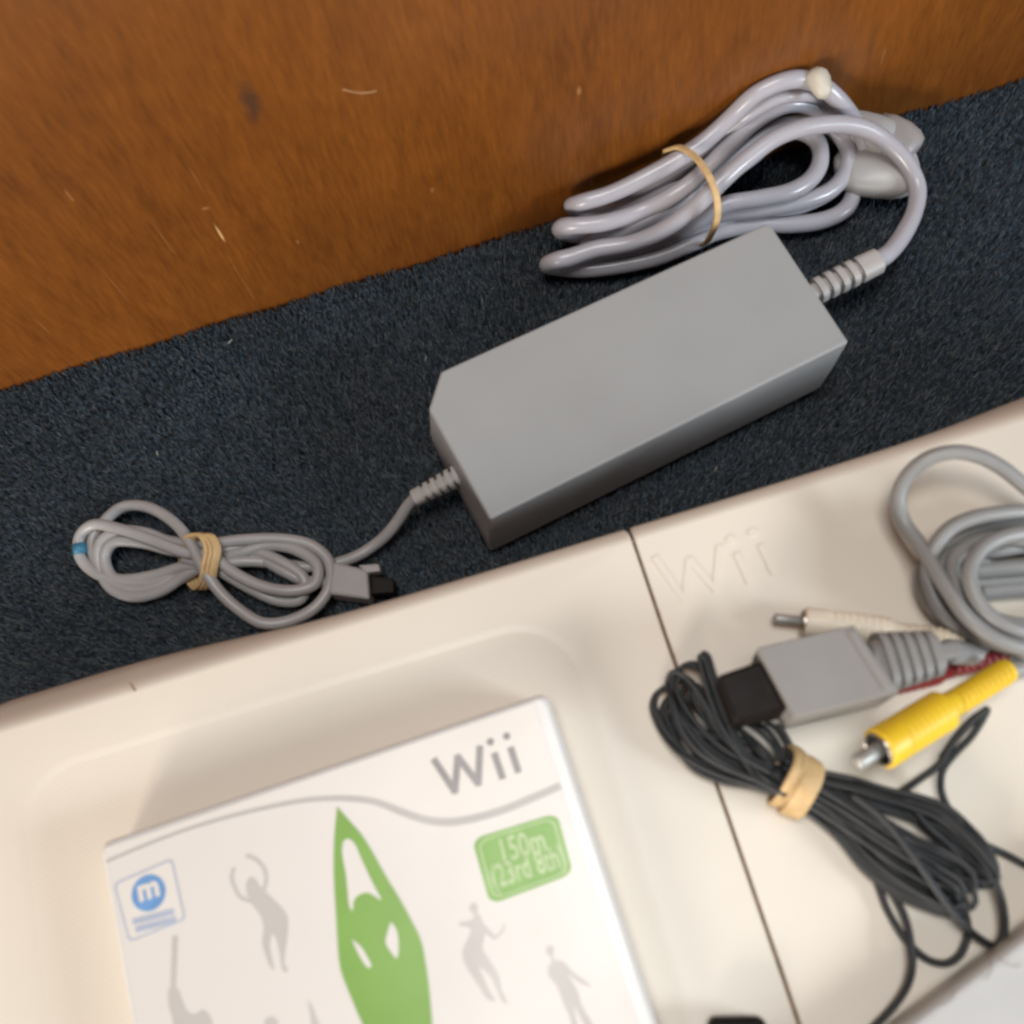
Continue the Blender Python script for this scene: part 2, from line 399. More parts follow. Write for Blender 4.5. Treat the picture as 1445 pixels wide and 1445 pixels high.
def prism(poly, z0, z1):
    n = len(poly); V = [Vector((p.x, p.y, z0)) for p in poly]+[Vector((p.x, p.y, z1)) for p in poly]
    return V, [tuple(range(n))[::-1], tuple(range(n, 2*n))]+[(k, (k+1) % n, n+(k+1) % n, n+k) for k in range(n)]
def letters(defs, zb, z0, z1, wd):
    """pixel strokes on the plane zb -> one mesh; z0/z1 = bottom and top of the strokes"""
    parts = []
    for s in defs:
        pts = [P(x, y, zb) for x, y in s]
        for i in range(len(pts)-1):
            a, b = pts[i], pts[i+1]; t = (b-a).normalized()*wd*.28
            L, R = stroke_poly([a-t, b+t], wd); parts.append(prism(L+R[::-1], z0, z1+.004*i))
    return join(parts)
def disc(c, r, z0, z1, n=20):
    return prism([Vector((c.x+r*math.cos(2*math.pi*k/n), c.y+r*math.sin(2*math.pi*k/n), 0)) for k in range(n)], z0, z1)
emb = [[(925, 788), (967, 849)], [(967, 849), (973, 790)], [(973, 790), (1010, 833)], [(1010, 833), (1016, 772)], [(1040, 783), (1058, 822)], [(1074, 771), (1092, 809)]]
V, Fc = join([letters([q], 53, 52.72+.01*i, 53.30+.01*i, 1.9) for i, q in enumerate(emb)])
V2, F2 = join([disc(P(1031, 762, 53), 1.35, 52.7, 53.32), disc(P(1062, 752, 53), 1.35, 52.7, 53.32)])
V, Fc = join([(V, Fc), (V2, F2)])
make('embossed_logo', V, Fc, M['board'], board, smooth=False)
# little scuff on the back rim
V, Fc = tube(catmull([P(183, 964, 52.9), P(187, 969, 53), P(191, 975, 53.1)], 4), .28, 6)
make('scuff', V, Fc, M['strip'], board)

# ------------------------------------------------------------------ power adapter
AD = [P(691, 733, 33), P(1198, 482, 33), P(1088, 317, 33), P(1078, 316.5, 33), P(622, 524, 33), P(605, 577, 33)]
adapter = empty('power_adapter', (58, 168, 0), 'grey block shaped power adapter with two bundled cords lying on the carpet', 'power adapter')
cen = Vector((55, 168, 0))
def shrink(poly, z, sx, sy, k):
    return [Vector((p.x+sx+(cen.x-p.x)*k, p.y+sy+(cen.y-p.y)*k, z)) for p in poly]
rings = [shrink(AD, 0, -4.5, -1, .035), shrink(AD, 3, -4.3, -1, .012), shrink(AD, 14, -3.0, -.6, 0), shrink(AD, 15.6, -2.7, -.5, 0), shrink(AD, 33, 0, 0, 0)]
V, Fc = loft(rings); make('body', V, Fc, M['adapter'], adapter, smooth=False, bevel=.9)
# strain relief at the mains end
z_r = 20.0
a = P(1146, 414, z_r); b = P(1241, 367, z_r); Lr = (b-a).length
pr = [(-4, 3.2)]+ribs(2.0, 5, 4.0, 2.3, 3.0, 4.7)[1:]
pr = [(-4, 3.2)]; s = 2.0
for i in range(4): pr += [(s, 3.1), (s+.01, 4.6+.05*i), (s+2.5, 4.6+.05*i), (s+2.51, 3.1), (s+4.3, 3.1)]; s += 4.3
pr += [(s, 4.7), (Lr-.6, 4.5), (Lr, 3.6)]
V, Fc = lathe(a, b, pr, 28, .85, square=.55); make('strain_relief', V, Fc, M['relief'], adapter, smooth=False)
# strain relief at the low voltage end
a2 = P(652, 668, 18); b2 = P(583, 704, 15); Lr = (b2-a2).length; pr = [(-4, 2.4)]; s = 1.0
for i in range(5): pr += [(s, 2.3), (s+.01, 3.9-.15*i), (s+1.7, 3.9-.15*i), (s+1.71, 2.3), (s+2.9, 2.3)]; s += 2.9
pr += [(s, 3.1), (Lr-.3, 3.0), (Lr, 2.4)]
V, Fc = lathe(a2, b2, pr, 24, .9, square=.5); make('strain_relief', V, Fc, M['relief'], adapter, smooth=False)
c0 = P(640, 667, 20); V, Fc = lathe(a2*1.0+(a2-b2).normalized()*6, a2, [(0, 5.2), (6.5, 5.0), (7.2, 4.4)], 24, .9, square=.6)
make('cord_socket', V, Fc, M['adapter'], adapter)

RC = 3.3
def W(lst, r=RC): return [PW(x, y, z, r) for x, y, z in lst]
mains = [(1228, 374, 20), (1251, 359, 18), (1275, 330, 15), (1291, 297, 13), (1294, 262, 14), (1279, 228, 18), (1250, 199, 23), (1216, 181, 28), (1178, 175, 32), (1134, 180, 34), (1093, 195, 34), (1053, 226, 32), (1014, 260, 30),
 (975, 296, 25), (935, 325, 20), (885, 345, 16), (840, 352, 15), (805, 362, 14), (783, 368, 13), (773, 374, 8.6), (785, 378, 4.2), (823, 380, 3.6), (877, 374, 4), (927, 364, 5), (973, 345, 6), (1010, 328, 6), (1060, 318, 5), (1114, 318, 4), (1160, 311, 3.5), (1190, 297, 3.5), (1203, 275, 4), (1204, 240, 6), (1198, 205, 12), (1178, 172, 20), (1147, 150, 27),
 (1112, 148, 29), (1072, 166, 29), (1033, 200, 27), (1000, 236, 25), (956, 272, 23), (906, 297, 19), (850, 314, 20), (812, 319, 20), (797, 320, 18.5), (790, 324, 13), (802, 329, 8), (850, 335, 8), (927, 330, 11), (972, 312, 12), (1018, 301, 12), (1072, 296, 12), (1134, 284, 11), (1174, 266, 10), (1194, 238, 10), (1196, 206, 13), (1176, 183, 16), (1140, 172, 18), (1100, 178, 19), (1062, 204, 20), (1020, 242, 20),
 (980, 275, 18), (930, 300, 16), (876, 328, 12), (832, 345, 8), (828, 355, 7), (880, 353, 8), (935, 338, 9), (985, 312, 15), (1018, 290, 18), (1072, 280, 18), (1116, 271, 17), (1145, 252, 16), (1158, 226, 16), (1152, 200, 17), (1130, 186, 18), (1098, 188, 18), (1060, 220, 18), (1015, 250, 18), (950, 270, 18), (880, 294, 12), (835, 298, 11), (815, 294, 12.5), (807, 291, 17), (818, 286, 21.5), (856, 275, 23), (906, 253, 26), (950, 230, 28), (990, 202, 31), (1031, 165, 36), (1072, 130, 40), (1118, 113, 42), (1156, 119, 40), (1182, 139, 34), (1201, 164, 26), (1214, 185, 19), (1222, 205, 14)]
# the upper left strand that swings down to the lowest loop end lies over the others
pts = catmull(W(mains), 7)
V, Fc = tube([p + Vector((math.sin(i*.31), math.sin(i*.23+2), .5*math.sin(i*.41)))*.22 for i, p in enumerate(pts)], RC, 16, radii=[RC*(1+.025*math.sin(i*.17)+.015*math.sin(i*.53)) for i in range(len(pts))]); make('mains_cord', V, Fc, M['cord'], adapter)
extra = [(812, 296, 9), (860, 288, 12), (920, 262, 18), (975, 228, 22), (1020, 190, 26), (1060, 158, 29), (1100, 137, 30), (1140, 134, 29), (1170, 148, 25), (1190, 175, 18), (1200, 215, 10), (1182, 262, 6), (1130, 292, 5), (1070, 306, 5), (1000, 318, 8), (950, 332, 8), (870, 360, 6), (800, 368, 5)]
V, Fc = tube(catmull(W(extra, 4), 6), 2.9, 12, squash=.86); make('mains_cord', V, Fc, M['cord'], adapter)
# mains plug: a flattened bell, mostly under the cord
pc = P(1228, 238, 10)
pa = P(1190, 262, 8); pb = P(1276, 212, 10)
prof = [(-9, 3), (-8, 7), (-4, 10.5), (2, 13), (8, 15), (13, 15.6), (17, 15), (19.5, 13.5), (20.5, 11)]
V, Fc = lathe(P(1212, 238, 8), P(1292, 220, 8), prof, 32, .48, square=.45); plug = make('mains_plug', V, Fc, M['plug'], adapter)
V, Fc = lathe(P(1180, 165, 17), P(1262, 200, 15), [(0, 3.6), (3, 4.6), (9, 6.4), (15, 7.4), (21, 7.2), (23, 5)], 24, .85); make('plug_neck', V, Fc, M['plug'], plug)
V, Fc = lathe(P(1245, 186, 14), P(1296, 226, 11), [(-4, 6), (0, 8), (6, 9.2), (11, 9.0), (14, 7.6), (15, 5)], 24, .75, square=.3); make('plug_shoulder', V, Fc, M['plugb'], plug)
# pale clip over the top of the cord
k0 = PW(1150, 101, 46, 3); k1 = PW(1163, 132, 44, 3)
V, Fc = lathe(k0, k1, [(-1, 1.5), (0, 3.0), (1.5, 4.1), (4, 4.3), (7, 3.6), (9.5, 2.8), (10.5, 1.4)], 20, .9); make('cord_clip', V, Fc, mat('clip_cream_grey', (.52, .48, .40), .5, .1, 200), adapter)

# low voltage cord
RD = 2.15
dc = [(588, 701, 15), (576, 713, 12), (562, 734, 8), (546, 754, 5), (530, 768, 3), (505, 784, 2.4), (470, 796, 2.4), (430, 800, 3), (390, 795, 4), (350, 792, 6), (304, 796, 7), (259, 800, 6), (217, 812, 4), (171, 818, 3), (134, 808, 3), (113, 785, 4), (113, 757, 5), (130, 741, 7), (163, 745, 9), (217, 763, 10), (262, 780, 11),
 (300, 786, 11), (331, 809, 10), (375, 829, 9), (420, 833, 8), (446, 822, 7), (447, 797, 7), (415, 775, 7), (378, 770, 7), (340, 780, 7), (300, 790, 6), (262, 812, 5), (225, 835, 3), (186, 842, 2.4), (155, 828, 2.4), (140, 797, 3), (143, 765, 5), (165, 750, 6), (205, 752, 7), (240, 764, 8), (290, 768, 9), (340, 762, 9), (400, 761, 8), (440, 770, 7), (464, 792, 6), (466, 826, 6), (444, 858, 6), (405, 877, 6), (370, 879, 7), (340, 862, 8),
 (310, 835, 10), (289, 805, 12), (270, 768, 12), (245, 737, 10), (205, 715, 7), (172, 716, 5), (150, 733, 4), (130, 765, 3), (150, 815, 2.5), (205, 832, 3), (262, 806, 4), (320, 786, 5), (365, 788, 5), (400, 806, 5), (432, 820, 4), (465, 822, 4), (480, 822, 4)]
V, Fc = tube(catmull([P(*p) for p in dc], 7), RD, 12); make('low_voltage_cord', V, Fc, M['cord2'], adapter)
ex2 = [(259, 788, 8), (300, 800, 8), (345, 826, 6), (395, 848, 4), (425, 845, 4), (430, 818, 5), (395, 792, 6), (350, 776, 6), (300, 776, 7), (250, 778, 7), (200, 766, 6), (160, 766, 5), (148, 785, 4), (160, 815, 3), (215, 822, 3), (265, 800, 5)]
V, Fc = tube(catmull([P(*p) for p in ex2], 7), RD, 12); make('low_voltage_cord', V, Fc, M['cord2'], adapter)
pq = [P(112, 768, 5.2), P(114, 782, 4.6)]
V, Fc = tube(pq, RD+.5, 14); make('blue_tape', V, Fc, M['blue'], adapter)
# console plug (flat block) with its dark contact end
q = [P(470, 792, 9), P(519, 804, 9), P(522, 846, 9), P(463, 838, 9)]
V, Fc = prism([v for v in q], .5, 9.5); cp = make('console_plug', V, Fc, M['cord2'], adapter, smooth=False, bevel=1.2)
q = [P(521, 809, 8), P(556, 816, 8), P(556, 836, 8), P(522, 838, 8)]
V, Fc = prism(q, 2, 7.5); make('plug_tip', V, Fc, M['black'], cp, smooth=False, bevel=.8)
q = [P(505, 797, 9.5), P(535, 795, 9.5), P(537, 806, 9.5), P(515, 809, 9.5)]
V, Fc = prism(q, 5, 9.8); make('plug_latch', V, Fc, M['cord2'], cp, smooth=False, bevel=.8)

# ------------------------------------------------------------------ rubber bands
def ring_band(pts, wd, th):
    """closed ribbon: wd along the bundle, th thick; rounded section swept round the loop"""
    c = sum(pts, Vector())/len(pts)
    P2 = catmull(pts+[pts[0]], 8)[:-1]; n = len(P2)
    nrm = Vector()
    for i in range(n): nrm += (P2[i]-c).cross(P2[(i+1) % n]-c)
    nrm.normalize(); V = []; Fc = []; S = 10
    for i in range(n):
        T = (P2[(i+1) % n]-P2[i-1]).normalized(); out = T.cross(nrm).normalized(); ax = out.cross(T).normalized()
        for k in range(S):
            a = 2*math.pi*k/S; cx = math.copysign(abs(math.cos(a))**.6, math.cos(a)); sy = math.copysign(abs(math.sin(a))**.6, math.sin(a))
            V.append(P2[i]+ax*cx*wd/2+out*sy*th/2)
    for i in range(n):
        for k in range(S):
            k2 = (k+1) % S; j = (i+1) % n; Fc.append((i*S+k, i*S+k2, j*S+k2, j*S+k))
    return V, Fc
V, Fc = ring_band([PW(940, 212, 29, 1), PW(958, 208, 33, 1), PW(981, 222, 36, 1), PW(1000, 248, 37.5, 1), PW(1011, 278, 35, 1), PW(1012, 308, 29, 1), PW(1003, 332, 20, 1), PW(994, 344, 10, 1), P(985, 338, 1), P(965, 300, 0), P(945, 265, 1), P(938, 232, 14)], 2.7, 1.6)
tag(make('rubber_band', V, Fc, M['band']), 'thin tan rubber band round the thick mains cord bundle beside the wooden panel', 'rubber band')
parts = []
for dx, tw in ((-7, -2), (0, 1), (6, -1)):
    parts.append(ring_band([P(262+dx*.8+8, 772, 9), P(272+dx, 758, 13), P(290+dx, 757+tw, 15), P(300+dx, 774, 15.5), P(296+dx, 800, 14), P(292+dx, 822, 10), P(284+dx, 830, 4), P(272+dx, 815, 1), P(264+dx, 790, 2)], 3.3, 1.3))
V, Fc = join(parts)
tag(make('rubber_band', V, Fc, M['band']), 'wide tan rubber band wound round the thin grey cord left of the adapter', 'rubber band')
def bb(dx, dy):
    pp = [(1128, 1060, 60), (1140, 1072, 66), (1138, 1090, 68.5), (1128, 1112, 68.5), (1115, 1134, 65), (1106, 1143, 59), (1102, 1140, 54.2), (1110, 1110, 53.6), (1120, 1080, 54)]
    return [P(x+dx, y+dy, z) for x, y, z in pp]
parts = [ring_band(bb(9, 6), 6.0, 1.1), ring_band(bb(-13, -9), 2.8, 1.2), ring_band(bb(-4, -6), 1.4, .9)]
V, Fc = join(parts)
tag(make('rubber_band', V, Fc, M['band']), 'broad tan rubber band round the thin black wire bundle on the board', 'rubber band')

# ------------------------------------------------------------------ game case
c_tl = P(140, 1190, 67); c_tr = P(771, 976, 67)
ux = (c_tr-c_tl).normalized(); uy = Vector((-ux.y, ux.x, 0)); CW = (c_tr-c_tl).length; CL = 190.0
case = empty('game_case', tuple((c_tl+ux*CW/2-uy*CL/2).xy)+(53,), 'white game case with a green figure on its cover lying on the board', 'game case')
def C(u, v, z): p = c_tl+ux*u-uy*v; return Vector((p.x, p.y, z))
def crr(i, z, r, n=6):
    out = []
    for (cx, cy, a0) in ((CW-i-r, i+r, 0), (i+r, i+r, 90), (i+r, CL-i-r, 180), (CW-i-r, CL-i-r, 270)):
        for k in range(n+1):
            a = math.radians(a0+90*k/n); out.append(C(cx+r*math.cos(a), cy-r*math.sin(a), z))
    return out
z0 = 52.8
rings = [crr(.8, z0+.1, 2.5), crr(.2, z0+.8, 3), crr(0, 58.6, 3), crr(.5, 59.0, 3), crr(.5, 59.6, 3), crr(0, 60.0, 3), crr(0, 65.8, 3), crr(.3, 66.5, 2.8), crr(.9, 66.9, 2.4), crr(1.6, 67, 2)]
V, Fc = loft(rings); weighted(make('shell', V, Fc, M['case'], case))
ZC = 67.1
def flat(name, poly, z, mt, parent, th=.05):
    V, Fc = prism(poly, z-.04, z+th); return make(name, V, Fc, mt, parent, smooth=False)
cover = flat('cover_sheet', [C(1.6, 1.8, 0), C(CW-4.4, 1.8, 0), C(CW-4.4, CL-3, 0), C(1.6, CL-3, 0)], ZC-.03, M['cover'], case, .06)
def px(lst, z=ZC): return [P(x, y, z) for x, y in lst]
def cm2(lst, n=6): return catmull([Vector((x, y, 0)) for x, y in lst], n)
sw = cm2([(150, 1216), (200, 1195), (260, 1172), (315, 1155), (380, 1139), (436, 1129), (488, 1127), (530, 1132), (567, 1146), (604, 1158), (640, 1160), (699, 1147), (750, 1127), (791, 1109)])
swp = px([(p.x, p.y) for p in sw])
hdr = swp+[C(CW-4.4, 1.8, 0), C(1.6, 1.8, 0)]
flat('header_area', hdr, ZC+.03, M['header'], cover)
n = len(swp); wds = [1.0+1.1*smooth(.1, .75, i/(n-1)) for i in range(n)]
L, R = stroke_poly(swp, wds)
flat('swoosh_line', L+R[::-1], ZC+.09, M['swoosh'], cover)
lg = [[(613, 1073), (642, 1117)], [(642, 1117), (646, 1068)], [(646, 1068), (675, 1106)], [(675, 1106), (677, 1055)], [(698, 1065), (709, 1097)], [(721, 1057), (731, 1088)]]
parts = [letters([s], ZC, ZC+.05, ZC+.12+.004*i, 1.95) for i, s in enumerate(lg)]+[disc(P(692, 1047, ZC), 1.05, ZC+.05, ZC+.12), disc(P(715, 1039, ZC), 1.05, ZC+.05, ZC+.12)]
V, Fc = join(parts); make('printed_logo', V, Fc, M['letter'], cover, smooth=False)
# green badge with its lettering
def quadmap(q, u, v):
    a, b, c_, d = q; x = (1-u)*(1-v)*a[0]+u*(1-v)*b[0]+u*v*c_[0]+(1-u)*v*d[0]; y = (1-u)*(1-v)*a[1]+u*(1-v)*b[1]+u*v*c_[1]+(1-u)*v*d[1]
    return x, y
def rquad(q, r=.14, n=6, ins=0.0):
    out = []
    for cx, cy, a0 in ((1-r-ins, 1-r-ins, 0), (r+ins, 1-r-ins, 90), (r+ins, r+ins, 180), (1-r-ins, r+ins, 270)):
        for k in range(n+1):
            a = math.radians(a0+90*k/n); out.append(quadmap(q, cx+r*math.cos(a), cy+r*math.sin(a)))
    return out
bq = [(666, 1184), (786, 1147), (809, 1233), (692, 1277)]
def ringpoly(q, r, ins, wd, z, name, mt, parent):
    o_ = [P(*p, z) for p in rquad(q, r, 6, ins)]; i_ = [P(*p, z) for p in rquad(q, r*.9, 6, ins+wd)]
    n = len(o_); V = [Vector((p.x, p.y, z)) for p in o_+i_]; Fc = [(k, (k+1) % n, n+(k+1) % n, n+k) for k in range(n)]
    return make(name, V, Fc, mt, parent, smooth=False)
bd = flat('green_badge', px(rquad(bq)), ZC+.04, M['badge'], cover)
ringpoly(bq, .13, .05, .02, ZC+.14, 'badge_outline', M['lightgreen'], bd)
def text(s, org, xdir, size, z, name, mt, parent, shear=0, bold=0):
    cu = bpy.data.curves.new('t', 'FONT'); cu.body = s; cu.size = 1; cu.resolution_u = 3; cu.offset = bold; cu.shear = shear
    ob = bpy.data.objects.new('t', cu); COL.objects.link(ob)
    bpy.context.view_layer.update()
    me = bpy.data.meshes.new_from_object(ob.evaluated_get(bpy.context.evaluated_depsgraph_get()))
    vs = [v.co.copy() for v in me.vertices]; fs = [tuple(p.vertices) for p in me.polygons]
    bpy.data.objects.remove(ob); bpy.data.curves.remove(cu)
    o = P(*org, z); e = P(*xdir, z)-o; wdt = max(v.x for v in vs); e = e/wdt; nrm = Vector((-e.y, e.x, 0))*size
    return make(name, [Vector((*(o+e*v.x+nrm*v.y).xy, z)) for v in vs], fs, mt, parent, smooth=False)
text('150m', (706, 1218), (772, 1199), 1.5, ZC+.2, 'badge_text', M['lightgreen'], bd, bold=.01)
text('(23rd 8th)', (697, 1254), (800, 1221), 1.7, ZC+.2, 'badge_text', M['lightgreen'], bd, bold=.01)
# blue square badge
bl = [(160, 1247), (243, 1211), (262, 1298), (182, 1330)]
bs = flat('blue_badge', px(rquad(bl, .08)), ZC+.02, M['header'], cover)
ringpoly(bl, .08, 0, .03, ZC+.12, 'badge_outline', M['lightblue'], bs)
c_ = P(210, 1260, ZC); V, Fc = disc(c_, 4.9, ZC+.06, ZC+.13, 32); make('badge_circle', V, Fc, M['bluep'], bs, smooth=False)
text('m', (196, 1272), (226, 1262), 1.0, ZC+.19, 'badge_text', M['cover'], bs, bold=.04)
for (xa, ya, xb, yb) in ((187, 1301, 246, 1286), (191, 1312, 249, 1297)):
    L, R = stroke_poly(px([(xa, ya), (xb, yb)]), 1.7); flat('badge_bar', L+R[::-1], ZC+.06, M['lightblue'], bs)
# halo and figures
def crop(l, s, ox, oy): return [(ox+x/s, oy+y/s) for x, y in l]
g = crop([(150, 160), (215, 235), (290, 320), (355, 420), (410, 520), (455, 600), (505, 680), (580, 815), (645, 950), (672, 1080), (690, 1200), (700, 1300), (712, 1445), (720, 1650), (700, 2000), (640, 2300), (560, 2100), (470, 1800), (380, 1600), (300, 1445), (225, 1270), (170, 1120), (152, 950), (142, 780), (130, 560), (133, 350)], 4.188, 440, 1100)
gp = cm2(g+[g[0]], 3)[:-1]
gf = flat('green_figure', px([(p.x, p.y) for p in gp]), ZC+.06, M['green'], cover)
for h in ([(185, 370), (212, 350), (248, 372), (290, 460), (340, 570), (375, 640), (412, 712), (372, 688), (335, 668), (300, 672), (268, 690), (250, 715), (240, 778), (222, 740), (212, 650), (203, 560), (180, 430)],
          [(238, 945), (282, 978), (325, 1040), (352, 1105), (335, 1113), (285, 1045)], [(468, 840), (500, 885), (514, 990), (502, 1057), (470, 1020), (438, 965), (446, 910)]):
    hp = crop(h, 4.188, 440, 1100); hp = cm2(hp+[hp[0]], 3)[:-1]; flat('white_gap', px([(p.x, p.y) for p in hp]), ZC+.14, M['cover'], gf)
def figure(polys, strokes):
    parts = []; k = 0
    for pl in polys:
        pl = cm2(pl+[pl[0]], 3)[:-1]; parts.append(prism(px([(p.x, p.y) for p in pl]), ZC, ZC+.07+k*.006)); k += 1
    for st, wd in strokes:
        L, R = stroke_poly(px([(p.x, p.y) for p in cm2(st, 4)]), wd); parts.append(prism(L+R[::-1], ZC, ZC+.07+k*.006)); k += 1
    V, Fc = join(parts); return make('grey_figure', V, Fc, M['ghost'], cover, smooth=False)
def ell(cx, cy, r, s, ox, oy): return crop([(cx+r*math.cos(a*.628), cy+r*1.2*math.sin(a*.628)) for a in range(10)], s, ox, oy)
f1 = crop([(312, 430), (350, 375), (395, 395), (440, 460), (520, 540), (600, 620), (680, 710), (702, 800), (692, 950), (672, 1100), (668, 1180), (705, 1250), (655, 1255), (625, 1110), (600, 995), (560, 905), (532, 1000), (545, 1100), (570, 1245), (530, 1205), (492, 1110), (460, 980), (472, 850), (440, 730), (370, 640), (330, 560), (310, 480)], 6.568, 300, 1180)
figure([f1], [(crop([(370, 610), (260, 565), (205, 470), (178, 380), (200, 290)], 6.568, 300, 1180), 1.1), (crop([(470, 520), (498, 400), (478, 300), (400, 215), (310, 180)], 6.568, 300, 1180), 1.2)])
f2 = crop([(335, 215), (372, 250), (400, 310), (480, 400), (472, 420), (410, 375), (398, 420), (390, 480), (440, 560), (500, 660), (520, 760), (560, 850), (530, 840), (480, 740), (440, 660), (365, 600), (400, 680), (440, 770), (478, 830), (430, 825), (370, 740), (310, 650), (262, 560), (255, 480), (298, 390), (308, 340), (225, 315), (240, 295), (320, 280)], 4.817, 600, 1240)
figure([f2, ell(330, 200, 30, 4.817, 600, 1240)], [(crop([(480, 400), (530, 350), (535, 310)], 4.817, 600, 1240), .6)])
f3 = crop([(835, 600), (870, 558), (930, 560), (1000, 630), (1135, 735), (1055, 712), (970, 650), (1030, 750), (1065, 860), (1150, 1010), (1200, 1120), (1150, 1110), (1080, 990), (1010, 870), (1035, 990), (1060, 1100), (1020, 1100), (990, 960), (940, 850), (890, 720), (838, 660)], 4.817, 600, 1240)
figure([f3, ell(848, 488, 28, 4.817, 600, 1240)], [(crop([(850, 500), (875, 570)], 4.817, 600, 1240), .7)])
f4 = crop([(285, 480), (350, 470), (385, 550), (430, 640), (480, 650), (525, 620), (570, 650), (600, 720), (560, 900), (350, 900), (320, 700), (290, 600)], 4.983, 180, 1300)
figure([f4], [(crop([(335, 100), (330, 250), (325, 380), (318, 500)], 4.983, 180, 1300), 1.6)])
f5 = crop([(1265, 550), (1300, 600), (1330, 680), (1370, 800), (1310, 820), (1290, 700)], 4.983, 180, 1300)
figure([f5], [])
figure([crop([(960, 700), (1000, 670), (1050, 690), (1060, 800), (980, 800)], 4.983, 180, 1300)], [])

# ------------------------------------------------------------------ signal cable with its plugs
av = empty('signal_cable', (150, 60, 53), 'coiled grey audio video cable with coloured round plugs on the right of the board', 'cable')
ZH = 82
H4 = [P(1068, 914, ZH), P(1205, 882, ZH), P(1270, 976, ZH), P(1121, 1011, ZH)]
ctr = sum(H4, Vector())/4
def hz(z, k, dx=0, dy=0): return [Vector((p.x+(ctr.x-p.x)*k+dx, p.y+(ctr.y-p.y)*k+dy, z)) for p in H4]
V, Fc = loft([hz(57.5, .06), hz(58.5, .02), hz(69.6, 0), hz(69.9, .015), hz(70.3, .015), hz(70.6, 0), hz(ZH, 0)])
hs = make('plug_housing', V, Fc, M['avhouse'], av, smooth=False, bevel=.9)
V, Fc = prism([P(1197, 892, ZH), P(1205, 889, ZH), P(1262, 971, ZH), P(1249, 974, ZH)], ZH-.5, ZH+.7)
make('housing_ridge', V, Fc, M['avhouse'], hs, smooth=False, bevel=.3)
ZK = 79
K4 = [P(1012, 953, ZK), P(1075, 931, ZK), P(1112, 1002, ZK), P(1037, 1018, ZK)]
V, Fc = prism(K4, 64, ZK); make('connector', V, Fc, M['black'], av, smooth=False, bevel=1.2)
ra = P(1236, 937, 73); rb = P(1348, 917, 69); Lr = (rb-ra).length; pr = [(-1, 6)]; s = 1.5
for i in range(5):
    r1 = 8.4-.45*i; pr += [(s, r1*.78), (s+.01, r1), (s+2.2, r1-.15), (s+2.21, r1*.78), (s+3.4, r1*.76)]; s += 3.4
pr += [(s, 3.4), (s+.5, 2.6), (Lr+1, 2.4)]
V, Fc = lathe(ra, rb, pr, 30, .62, square=.6); make('strain_relief', V, Fc, M['avhouse'], av, smooth=False)
RA = 2.25
coil = [(1520, 745, 62), (1445, 685, 68), (1412, 659, 71), (1379, 643, 73), (1345, 638, 74), (1308, 648, 73), (1279, 674, 70), (1267, 705, 67), (1276, 738, 65), (1296, 766, 66), (1315, 797, 68), (1337, 832, 70), (1364, 870, 71), (1402, 900, 70), (1450, 914, 67), (1540, 900, 60), (1600, 830, 57), (1560, 760, 58),
 (1500, 727, 62), (1445, 722, 66), (1405, 725, 68), (1370, 732, 69), (1342, 745, 69), (1322, 768, 68), (1310, 800, 66), (1314, 835, 64), (1335, 868, 63), (1372, 893, 63), (1420, 912, 62), (1480, 925, 60), (1560, 900, 56), (1590, 820, 56), (1520, 760, 60),
 (1450, 752, 66), (1405, 762, 69), (1380, 780, 71), (1368, 806, 72), (1374, 838, 72), (1396, 868, 71), (1432, 888, 69), (1490, 900, 64), (1570, 870, 57), (1590, 800, 56), (1530, 745, 58), (1450, 738, 60), (1390, 742, 62), (1345, 762, 62), (1305, 795, 60), (1302, 832, 58), (1322, 866, 57), (1360, 892, 57), (1420, 915, 57)]
V, Fc = tube(catmull([P(*p) for p in coil], 7), RA, 14); make('cord', V, Fc, M['cordav'], av)
coil2 = [(1560, 790, 60), (1445, 800, 60), (1395, 800, 61), (1352, 780, 63), (1330, 800, 64), (1338, 836, 64), (1362, 862, 64), (1410, 885, 64), (1470, 890, 62), (1560, 850, 58), (1540, 780, 58), (1445, 772, 60), (1395, 778, 61), (1350, 772, 60), (1318, 800, 58), (1318, 850, 57), (1352, 880, 57), (1420, 900, 57), (1500, 905, 57)]
V, Fc = tube(catmull([P(*p) for p in coil2], 7), RA, 12); make('cord', V, Fc, M['cordav'], av)
coil3 = [(1500, 735, 57), (1420, 745, 58), (1360, 752, 58), (1322, 775, 58), (1306, 812, 59), (1312, 850, 59), (1345, 884, 58), (1390, 905, 57), (1460, 920, 57), (1560, 905, 57), (1580, 830, 57), (1500, 780, 62), (1430, 760, 64), (1378, 765, 65), (1345, 790, 66), (1350, 830, 67), (1380, 862, 67), (1425, 880, 66), (1500, 885, 62)]
V, Fc = tube(catmull([P(*p) for p in coil3], 7), RA, 12); make('cord', V, Fc, M['cordav'], av)
for zz, dy, dx in ((61.5, 0, 0), (57.5, 16, 0), (57.2, 30, 12)):
    V, Fc = tube(catmull([P(1372+dx, 806+dy, zz), P(1410, 803+dy, zz), P(1450, 800+dy, zz), P(1600, 792+dy, zz)], 5), RA*1.1, 12); make('cord', V, Fc, M['cordav'], av)
V, Fc = tube(catmull([P(1338, 919, 69), P(1365, 922, 61), P(1400, 925, 57), P(1445, 930, 57), P(1560, 935, 57)], 6), 3.6, 14, squash=.75); make('cord', V, Fc, M['cordav'], av)
V, Fc = tube(catmull([P(1420, 948, 58), P(1450, 940, 57), P(1560, 950, 57)], 6), 3.0, 14); make('cord', V, Fc, M['cordav'], av)
